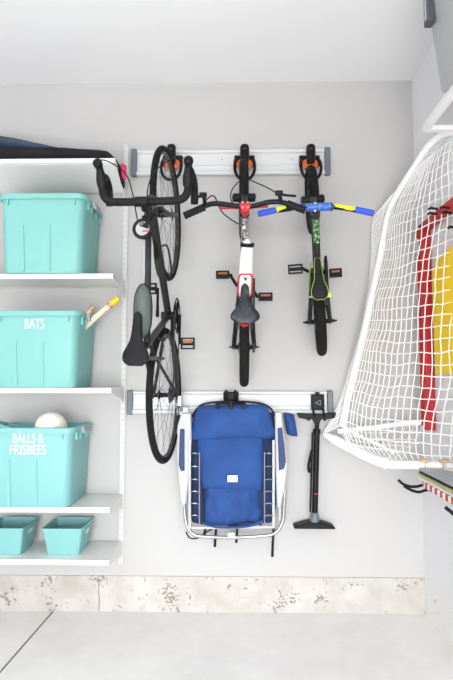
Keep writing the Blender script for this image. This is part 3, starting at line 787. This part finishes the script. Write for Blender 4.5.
# chain and cassette
ch = MB(); ch.tube([cx + V((0, -.088, 0)), ra + V((.045, -.03, 0))], .0035, 6); ch.tube([cx + V((0, .088, 0)), ra + V((.045, .05, -.06))], .0035, 6); ch.build('chain', 'rim', root)
MB().lathe([(0, .045), (.004, .04), (.008, .035), (.014, .03), (.02, .022), (.024, .012)], ra + V((.022, 0, 0)), (1, 0, 0), 24).build('cassette', 'rim', root)
m = MB(); dd = ra + V((.07, .03, -.03)); m.box(dd, (.02, .04, .05)); m.lathe([(-.004, .022), (.004, .022)], dd + V((-.02, .02, -.02)), (1, 0, 0), 16); m.lathe([(-.004, .022), (.004, .022)], dd + V((-.02, .05, -.055)), (1, 0, 0), 16); m.tube([dd, dd + V((0, .05, -.055))], .008, 8); m.build('derailleur', 'chrome', root, .002)
for c in (ra, fa):
    MB().tube(smooth_path([c + V((-.07, 0, 0)), c + V((-.082, -.01, 0)), c + V((-.085, -.03, .02)), c + V((-.084, -.05, .03))], 4), .006, 8).build('quick_release', 'black', root)
m = MB()
# ---------------------------------------------------------------- beach chair
LB = at(232, 470, .10)
ch = thing('beach_chair', LB, 'folded blue backpack beach chair with white frame hanging under the lower rail', 'folding chair')
A = lambda px, py, d: at(px, py, d) - LB
def quad(x0, y0, x1, y1, d): return [A(x0, y0, d), A(x1, y0, d), A(x1, y1, d), A(x0, y1, d)]
m = MB(); puff(m, [A(191, 410, .06), A(276, 409, .06), A(277, 524, .06), A(189, 526, .06)], .03, .002, 20); m.build('seat_fabric', 'navy', ch)
# dark backing edge at the top
m = MB(); m.tube(smooth_path([A(191, 418, .085), A(197, 409, .085), A(206, 403.5, .085), A(232, 401.5, .085), A(258, 403, .085), A(270, 408, .085), A(276, 418, .085)], 6), .006, 8); m.build('head_tube', 'gun', ch)
m = MB(); puff(m, [A(197, 405, .10), A(268, 404, .10), A(277, 439, .10), A(188, 441, .10)], .060, .018, 48, 3, 3, freq=7); m.build('pillow', 'blue', ch)
m = MB(); puff(m, [A(196, 433, .10), A(264, 434, .10), A(263, 492, .10), A(201, 490, .10)], .050, .022, 48, 5, 8, freq=6); m.build('pouch_flap', 'blue', ch)
m = MB(); puff(m, [A(206, 478, .085), A(260, 478, .085), A(261, 526, .085), A(204, 526, .085)], .046, .032, 48, 3, 5, freq=8); m.build('pouch', 'blue', ch)
m = MB(); puff(m, [A(191, 440, .08), A(203, 440, .08), A(205, 523, .08), A(193, 522, .08)], .03, .008, 16, 3, 2, freq=12); m.build('side_panel', 'navy', ch)
m = MB(); puff(m, [A(266, 440, .075), A(273, 440, .075), A(273, 523, .075), A(263, 523, .075)], .02, .004, 16, 3, 2, freq=12); m.build('side_panel', 'navy', ch)
m = MB(); m.tube(smooth_path([A(203, 523, .16), A(215, 527, .165), A(232, 527.5, .165), A(250, 526, .165), A(263, 521, .16)], 5), .006, 8); m.build('pouch_hem', 'blue', ch)
lb_ = MB().prism([A(227.5, 475.5, .168), A(237.5, 475.5, .168), A(237.5, 482, .168), A(227.5, 482, .168)], (0, .004, 0)).build('care_label', 'white', ch, smooth=False)
for k in range(3): MB().box(A(232.5, 477.5 + k * 1.4, .169), (.038, .001, .0014)).build('print_line', 'grey', lb_)
# arms
for pts, pad, nm in (([(181, 413), (191, 413), (191.5, 440), (190, 470), (186.5, 503), (183, 508), (180, 500), (177, 470), (175.5, 440), (177.5, 425)], [(180, 429), (184.5, 429), (184.5, 471), (180.5, 471), (178.5, 465)], 'L'),
                     ([(275, 412), (282, 412), (283, 425), (286.5, 450), (288, 466), (285, 490), (281, 508), (277, 508), (275.5, 470)], [(277.5, 428), (282, 427.5), (284.5, 445), (286, 462), (284, 469), (279, 470.5)], 'R')):
    m = MB(); m.prism([A(px, py, .145) for px, py in pts], (0, .045, 0)); a_ = m.build('armrest', 'arm', ch, .008)
    m = MB(); m.prism([A(px, py, .151) for px, py in pad], (0, .02, 0)); m.build('arm_pad', 'armpad', a_, .004)
# grey upper bracket, chrome loops
MB().box(A(184, 411, .09), (.05, .03, .045)).build('hinge_bracket', 'alu', ch, .005)
for xs in ((189.7, 199.5), (273.5, 264.5)):
    s = 1 if xs[0] < 230 else -1
    m = MB(); m.tube([A(xs[0], 440, .155), A(xs[0], 528, .145)], .0072, 10); m.build('side_rail', 'alu', ch)
    m = MB(); m.tube([A(xs[1], 452, .16), A(xs[1], 525, .15)], .0034, 8); m.build('thin_rail', 'chrome', ch)
    for k, py in enumerate((454, 467, 480, 492, 504, 516)):
        P = smooth_path([A(xs[0], py, .155), A((xs[0] + xs[1]) / 2, py - .8, .175), A(xs[1], py, .16)], 4)
        MB().tube(P, .003, 6).build('rung', 'chrome', ch)
# legs behind
for x0, x1 in ((183, 184.5), (281, 280)):
    m = MB(); m.tube(smooth_path([A(x0, 470, .11), A(x0 - 1, 495, .105), A(x1, 520, .10)], 4), .008, 8); m.build('leg', 'alu', ch)
m = MB()
m.tube(smooth_path([A(184, 495, .12), A(185, 515, .12), A(187.5, 527, .125), A(194, 534.5, .13), (A(203, 536.5, .13)), A(232, 537.5, .13), A(266, 535.5, .13), A(276, 532, .13), A(282.5, 522, .12), A(284, 505, .12), A(285, 490, .12)], 6), .0095, 12); m.build('front_tube', 'chrome', ch)
m = MB(); m.tube([A(190, 528, .10), A(275, 527, .10)], .007, 8); m.build('cross_tube', 'alu', ch)
MB().tube([A(228, 534.6, .13), A(235, 534.6, .13)], .0115, 10).build('tube_collar', 'white', ch)
for x, y0, y1, d in ((213.5, 528, 547, .08), (235, 525, 543, .08), (271, 527, 557, .13), (203, 527, 536, .1)):
    m = MB(); w_ = .007; P = smooth_path([A(x + 1.5, y0, d), A(x + .5, (y0 + y1) / 2, d + .012), A(x, y1, d)], 4)
    m.prism([P[0], P[len(P) // 2], P[-1], P[-1] + V((w_ * 2, 0, 0)), P[len(P) // 2] + V((w_ * 2, 0, 0)), P[0] + V((w_ * 2, 0, 0))], (0, .003, 0)); m.build('strap', 'black', ch, smooth=False)
MB().tube(smooth_path([A(186, 532, .1), A(190, 538, .1), A(198, 538, .1), A(205, 533, .1), A(214, 528, .1)], 5), .004, 6).build('strap', 'black', ch)
MB().tube(smooth_path([A(226, 528, .11), A(238, 524, .12), A(250, 522, .12), A(262, 525, .12)], 5), .004, 6).build('strap', 'black', ch)
for x in (217.5, 231, 244.5): MB().box(A(x, 406, .145), (.022, .012, .05 if x == 231 else .03)).build('top_buckle', 'black', ch, .004)
MB().tube([A(217.5, 403, .135), A(244.5, 403, .135)], .007, 8).build('hanging_strap', 'black', ch)
m = MB(); puff(m, [A(283, 412, .07), A(294, 414, .07), A(298, 437, .07), A(287, 435, .07)], .045, .008, 20, 2, 1); m.build('side_pouch', 'blue', ch)
# hook for the chair
hp = at(231, 396, .04)
t = thing('rail_hook', hp, 'black two-prong hook on the lower rail holding the blue chair', 'hook')
MB().box((0, -.012, 0), (.085, .035, .05)).build('bracket', 'black', t, .006)
for s in (-1, 1): MB().tube(smooth_path([(s * .025, -.02, 0), (s * .025, -.06, -.012), (s * .025, -.085, .0), (s * .025, -.09, .035)], 5), .0075, 8).build('prong', 'black', t)

# ---------------------------------------------------------------- pump and its holder
hp = at(317.5, 403, .045)
t = thing('pump_holder', hp, 'black square holder with grey triangle on the lower rail', 'holder')
MB().box((0, -.005, .004), (.072, .03, .085)).build('bracket', 'black', t, .005)
MB().box((0, .0, .05), (.022, .024, .022)).build('top_clip', 'black', t, .003)
tri = [(-.018, .014, 0), (.018, .0, 0), (.012, .018, 0)]
P = [V((-.015, -.0215, .002)), V((.013, -.0215, -.011)), V((.013, -.0215, .017))]
MB().tube([P[0], P[1], P[2]], .0022, 6, True).build('triangle_mark', 'alu', t)
for s in (-1, 1): MB().tube([(s * .028, -.015, -.03), (s * .028, -.06, -.072)], .006, 8).build('prong', 'black', t)
LB = at(315.5, 470, .09)
A = lambda px, py, d=.09: at(px, py, d) - LB
t = thing('floor_pump', LB, 'black bicycle floor pump hanging upright right of the blue chair', 'pump')
m = MB(); a = A(297, 415.5); b = A(337, 415)
m.prism([A(297, 413), A(312, 413.8), A(322, 413.8), A(337, 412.5), A(336, 418), A(327, 419.5), A(325, 421.5), A(323, 419), (A(321, 420)), A(319.5, 424), A(315, 424), A(313, 420), A(311, 419), A(309, 421.5), A(307, 419.5), A(299, 418)], (0, .03, 0)); m.build('handle', 'black', t, .004)
MB().tube([A(317.2, 420, .075), A(316.8, 433, .075)], .012, 14).build('piston_rod', 'black', t)
m = MB(); m.tube([A(316.8, 429, .075), A(316.8, 434, .075)], .021, 16); m.tube([A(316.8, 432, .075), A(314.8, 515, .075)], .0165, 18); m.build('barrel', 'black', t)
MB().tube([A(312.6, 432, .085), A(310.3, 512, .085)], .0055, 8).build('hose', 'black', t)
MB().tube(smooth_path([A(312, 450, .09), A(309.5, 460, .10), A(308.5, 468, .10), A(309.5, 472, .1), A(311.5, 468, .1)], 4), .0075, 8).build('hose_head', 'black', t)
MB().box(A(315.8, 494, .098), (.02, .003, .006)).build('red_mark', 'red', t)
MB().lathe([(0, .024), (.03, .025), (.05, .021), (.056, .018)], A(314.8, 523, .08), (0, 0, 1), 20).build('base_collar', 'cap', t)
m = MB(); P = [A(294, 529, .11), A(294.5, 527, .11), A(303, 524.5, .11), A(309, 523, .11), A(321, 523, .11), A(327, 524.5, .11), A(335, 527.5, .11), A(336, 529.5, .11)]
m.prism(P, (0, .085, 0)); m.build('foot_base', 'black', t, .005)

# ---------------------------------------------------------------- goal on the right wall
LB = at(345, 430, .15)
go = thing('sports_goal', LB, 'white net goal with padded white frame hanging along the right wall', 'goal net')
A = lambda px, py, d: at(px, py, d) - LB
DT = .30
post = [(470, 128, .62), (453, 132, .56), (441, 136, .48), (428, 147, .40), (414, 168, .30), (400, 190, .22), (391, 207, .17), (386, 226, .16), (379, 262, .15), (370, 305, .15), (361, 345, .15), (351, 385, .15), (342, 425, .15)]
PT = smooth_path([A(*p) for p in post], 8)
MB().tube(PT, .019, 14).build('post', 'pvc', go)
sil = [A(388, 205, .14), A(373.5, 219, .04), A(371.5, 255, .035), (A(367, 300, .035)), A(357, 345, .035), A(340, 400, .035), A(323, 434, .05)]
SL = smooth_path(sil, 8)
MB().tube(SL, .004, 6).build('edge_cord', 'net', go)
hoop = [(324, 434, .06), (335, 440, .10), (350, 448, .18), (368, 457, .28), (382, 462, .36), (392, 464.5, .40), (415, 465, .42), (440, 466, .44), (462, 470, .47)]
HP = smooth_path([A(*p) for p in hoop], 6)
MB().tube(HP[:len(HP) * 58 // 100], [.012 + .016 * min(1, i / 6) for i in range(len(HP) * 58 // 100)], 14).build('base_sleeve', 'pvc', go)
MB().tube(HP[len(HP) * 54 // 100:], .021, 14).build('base_tube', 'pvc', go)
MB().tube(smooth_path([A(341, 425, .15), A(362, 437, .2), A(384, 447, .25), A(395, 454, .30)], 5), .008, 8).build('inner_bar', 'pvc', go)
MB().tube([A(338, 431, .10), A(370, 428, .12), A(398, 424, .14), A(428, 422, .17)], .015, 10).build('rear_bar', 'pvc', go)
# netting: sheet 1 from post to the far (camera-side) edge near the wall, sheet 2 between post and edge cord
def arc(P, t):
    d = [0]
    for i in range(1, len(P)): d.append(d[-1] + (P[i] - P[i - 1]).length)
    L = d[-1] * t
    for i in range(1, len(P)):
        if d[i] >= L - 1e-9:
            k = (L - d[i - 1]) / max(1e-9, d[i] - d[i - 1]); return P[i - 1].lerp(P[i], k)
    return P[-1].copy()
def netting(Pa, Pb, nu, nv, sag, name, th=.0022, rn=.006, bow=V((0, 0, 0)), pw=1.0):
    g = []
    for j in range(nv + 1):
        row = []; v = j / nv; a = arc(Pa, v); b = arc(Pb, v)
        for i in range(nu + 1):
            u = (i / nu) ** pw; p = a.lerp(b, u); k = math.sin(PI * u) 
            p += bow * k * (.35 + .65 * math.sin(PI * min(1, v * .95 + .05)))
            p.z -= sag * k * (.4 + v)
            if 0 < i < nu and 0 < j < nv:
                p += V((noise.noise(p * 5), noise.noise(p * 5 + V((9, 0, 0))), noise.noise(p * 6 + V((0, 7, 0))))) * rn * 3
                p.x += rn * random.uniform(-.5, .5); p.z += rn * random.uniform(-.5, .5)
            row.append(p)
        g.append(row)
    m = MB()
    for row in g: m.tube(row, th, 4)
    for i in range(nu + 1): m.tube([g[j][i] for j in range(nv + 1)], th, 4)
    return m.build(name, 'net', go)
right_edge = smooth_path([A(474, 132, .64), A(478, 200, .64), A(480, 280, .64), A(480, 360, .64), A(478, 420, .60), A(466, 468, .5)], 8)
i0 = 8 * 2
left_edge = PT[6:] + smooth_path([PT[-1], A(352, 442, .2), A(368, 452, .27)], 3)
top_i = int(len(PT) * .36)
netting(PT[top_i:] + [A(346, 440, .18), A(356, 447, .21)], smooth_path([A(470, 128, .62), A(478, 180, .66), A(481, 280, .66), A(480, 380, .64), A(468, 466, .5)], 8), 21, 28, .02, 'net', .0025, bow=V((-.05, -.02, 0)), rn=.006, pw=1.35)
netting(PT[:top_i + 1][::-1], [A(470, 128, .62), A(471, 129, .63)], 3, 10, .0, 'net', rn=.002)
netting(SL, PT[top_i:] , 11, 44, .0, 'net', .0022, .003, V((-.01, -.01, 0)))
netting([A(346, 440, .18), A(356, 447, .21), A(375, 455, .3), A(400, 462, .41)], [A(340, 430, .10), A(370, 428, .12), A(398, 424, .14), A(425, 422, .17)], 5, 10, .01, 'net', .0018, .004)

# ---------------------------------------------------------------- red and yellow frame on the right wall
xf = XR - .03
def onwall(px, py, x):
    r = ROT @ V(((px - 226.5) / F, -(py - 340) / F, -1)); t = x / r.x
    return V((0, -D, ZC)) + r * t
c0 = onwall(423.5, 224, xf); c1 = onwall(428.5, 430, xf)
LB = V((XR - .005, c1.y, c1.z))
t = thing('play_frame', LB, 'red framed yellow panel hanging on the right wall behind the white net', 'wall toy')
topz = c0.z - c1.z; Y0 = 0; Y1 = -.62
m = MB(); m.box2((-.045, Y0 + .02, 0), (-.0, Y0 - .04, topz)); m.box2((-.045, Y0, topz - .045), (-.0, Y1, topz)); m.box2((-.045, Y1, 0), (0, Y1 + .045, topz)); m.build('frame', 'red', t, .006)
m = MB(); m.box2((-.05, Y0 + .038, .02), (-.025, Y0 + .028, topz * .86)); m.box2((-.05, Y0 + .036, topz - .07), (-.025, Y0 + .022, topz - .02)); m.build('side_strip', 'red', t, .002)
yl = onwall(433, 269, xf) - LB; yb = onwall(436, 374, xf) - LB; yr = onwall(453, 245, xf) - LB
m = MB(); m.prism([(-.03, yb.y, yb.z), (-.03, yl.y + .01, yl.z - .06), (-.03, yl.y, yl.z), (-.03, (yl.y + yr.y) / 2, (yl.z + yr.z) / 2 + .01), (-.03, yr.y, yr.z), (-.03, Y1 + .05, yr.z + .03), (-.03, Y1 + .05, yb.z)], (.012, 0, 0)); m.build('panel', 'yellow', t, .003)
for py, px, dz in ((209, 438, 0), (208, 450, 0), (214, 437, 0), (213, 452, 0), (228, 458, 0)):
    p = onwall(px, py, xf - .04) - LB; MB().tube([p, p + V((-.03, .02, .012)), p + V((-.05, -.02, -.006))], .006, 6).build('hook', 'black', t)

# ---------------------------------------------------------------- shelf with grey tote, upper right
xs = onwall(422.5, 132.5, .85)
zs = xs.z; ys = xs.y; XS = .85
t = thing('wall_shelf', (XR, ys, zs), 'white framed shelf seen from below at the upper right edge', 'shelf')
wd = XR - XS
m = MB(); L = 1.6
m.box2((-wd, 0, 0), (-wd + .026, -L, .036)); m.box2((-wd + .0262, 0, 0), (-.0302, -.03, .036)); m.box2((-.03, 0, 0), (-.001, -L, .036)); m.box2((-wd + .0262, -L, 0), (-.0302, -L + .03, .036)); m.build('frame', 'steel', t, .002, smooth=False)
MB().box2((-wd + .0264, -.0302, .020), (-.0304, -L + .0304, .034)).build('board', 'arm', t, smooth=False)
for yy in (-.30, -.62): MB().tube(smooth_path([(-wd * .5, yy, .028), (-wd * .45, yy - .02, .012), (-wd * .4, yy, .006), (-wd * .35, yy + .015, .012)], 4), .003, 6).build('underside_hook', 'chrome', t)
tz = zs + .038
def grey_tote(y0, label):
    yc = y0 - .22
    t = thing('lidded_tote', (XR - .14, yc, tz), label, 'storage bin', 'grey lidded totes')
    m = MB(); R = [rrect(.135, .40, .02, 0), rrect(.205, .44, .025, .37), rrect(.21, .45, .025, .372), rrect(.21, .45, .025, .385)]; m.loft(R); m.build('body', 'tote', t)
    m = MB(); m.loft([rrect(.22, .465, .03, .386), rrect(.225, .47, .03, .40), rrect(.22, .465, .03, .425), rrect(.20, .43, .03, .43)]); m.build('lid', 'char', t)
    for yy in (-.12, .17):
        m = MB(); m.box((-.112, yy, .335), (.030, .05, .12)); lt = m.build('latch', 'char', t, .003)
        MB().box((-.128, yy, .335), (.006, .014, .09)).build('latch_groove', 'grey', lt, .002)
    m = MB(); m.box((0, .232, .375), (.09, .014, .07)); m.build('latch', 'char', t, .003)
grey_tote(ys - .25, 'light grey tote with charcoal lid latches on the upper right shelf')
grey_tote(ys - .76, 'light grey lidded tote cut by the right photo edge, nearer one')

# ---------------------------------------------------------------- hooks with boards, lower right wall
hz = at(430, 487, .40).z
def wavy(px, py, label, dx=0):
    p = V((XR, 0, 0)); o = onwall(px, py, XR - .02)
    t = thing('storage_hook', (XR, o.y, o.z), label, 'hook', 'black wavy wall hooks')
    return t
t0_ = V((XR, -.42, at(440, 488, .42).z))
t = thing('storage_hook', t0_, 'black wavy double hook sticking out under the stacked boards', 'hook', 'black wavy wall hooks')
A = lambda px, py, d: at(px, py, d) - t0_
MB().box((-.006, 0, 0), (.014, .07, .05)).build('plate', 'black', t, .003)
P = smooth_path([A(398.5, 480, .40), A(403, 484, .40), A(410, 486.5, .40), A(417, 486.5, .40), A(424, 485, .40), A(433, 486.5, .41), V((-.006, .01, .006))], 6); MB().tube(P, .0068, 10).build('prong', 'black', t)
P = smooth_path([A(404, 486, .43), A(411, 490, .43), A(419, 492, .43), A(427, 490, .43), A(436, 491.5, .43), A(443, 492.5, .43), V((-.006, -.02, -.012))], 6); MB().tube(P, .0068, 10).build('prong', 'black', t)
t1_ = V((XR, -.78, at(470, 520, .78).z))
t = thing('storage_hook', t1_, 'black hook tip at the right photo edge below the boards', 'hook', 'black wavy wall hooks')
A1 = lambda px, py, d: at(px, py, d) - t1_
MB().box((-.006, 0, 0), (.014, .07, .05)).build('plate', 'black', t, .003)
MB().tube(smooth_path([A1(445.5, 507.5, .75), A1(450, 511, .75), A1(458, 516, .76), V((-.008, 0, 0))], 5), .008, 10).build('prong', 'black', t)
# boards resting on the hook, running along the wall
zb_ = at(430, 484, .42).z + .008
specs = [('stripe', .13, .026, 0, 'red and white striped board, lowest of the stack on the wall hook', -.50),
         ('ski3', .125, .010, .027, 'pale cream board just above the striped one on the wall hook', -.42),
         ('ski2', .12, .010, .038, 'olive yellow board in the middle of the stack on the wall hook', -.40),
         ('bagblack', .105, .010, .049, 'thin black board under the grey one on the wall hook', -.38),
         ('ski1', .11, .014, .060, 'grey-blue board, topmost of the stack on the wall hook', -.36)]
for mt_, w_, h_, dz, lab, y0 in specs:
    o = V((XR - .05 - w_ / 2 - .0, y0, zb_ + dz)); m = MB(); L = 1.2
    out = [(-w_ * .25, 0), (-w_ * .45, -.03), (-w_ / 2, -.08), (-w_ / 2, -L), (w_ / 2, -L), (w_ / 2, -.08), (w_ * .45, -.03), (w_ * .25, 0)]
    m.prism([(x, y, 0) for x, y in out], (0, 0, h_)); b = m.build('ski', mt_, None, .002, smooth=False); b.location = o
    tag(b, lab, 'ski', 'boards on the wall hook')
for px, py, d in ((425, 461, .44), (445, 462, .50)):
    o = at(px, py + 6, d); t = thing('wall_clip', V((XR, o.y, o.z)), 'beige plastic clip on the right wall, ' + ('the one nearer the back wall' if px == 425 else 'the one nearer the photo edge'), 'clip', 'beige wall clips')
    w_ = XR - o.x
    MB().tube([(0, 0, -.01), (-w_, 0, -.01), (-w_, 0, .028)], .009, 10).build('stem', 'beige', t)
    MB().box((-w_, 0, .032), (.045, .03, .012)).build('head', 'tan', t, .003)

# ---------------------------------------------------------------- light
wd_ = bpy.data.worlds.new('world'); S.world = wd_; wd_.use_nodes = True
wd_.node_tree.nodes['Background'].inputs[0].default_value = (.85, .93, 1, 1); wd_.node_tree.nodes['Background'].inputs[1].default_value = 1.0
def area(name, loc, rot, sx_, sy_, power, col=(1, 1, 1)):
    l = bpy.data.lights.new(name, 'AREA'); l.shape = 'RECTANGLE'; l.size = sx_; l.size_y = sy_; l.energy = power; l.color = col
    o = bpy.data.objects.new(name, l); COL.objects.link(o); o.location = loc; o.rotation_euler = rot; return o
xc = (XL + XR) / 2
area('daylight_door', (-.1, YF + .05, .95), (math.radians(62), 0, 0), 2.4, 1.7, 190, (.98, .99, 1))
low = area('lower_wall_fill', (.15, YF + .06, .9), (math.radians(72), 0, math.radians(-1)), 2.4, 1.6, 76, (.97, .985, 1)); low.data.spread = math.radians(62)  # added narrow-spread lamp to brighten the lower wall
area('ceiling_fill', (-.3, YF + 1.2, .12), (math.radians(180), 0, 0), 2.8, 1.8, 265, (1, .99, .97))  # added lamp above the floor, stands in for bounced light on the ceiling
S.view_settings.view_transform = 'Standard'; S.view_settings.look = 'None'; S.view_settings.gamma = 1
S.view_settings.exposure = -0.93
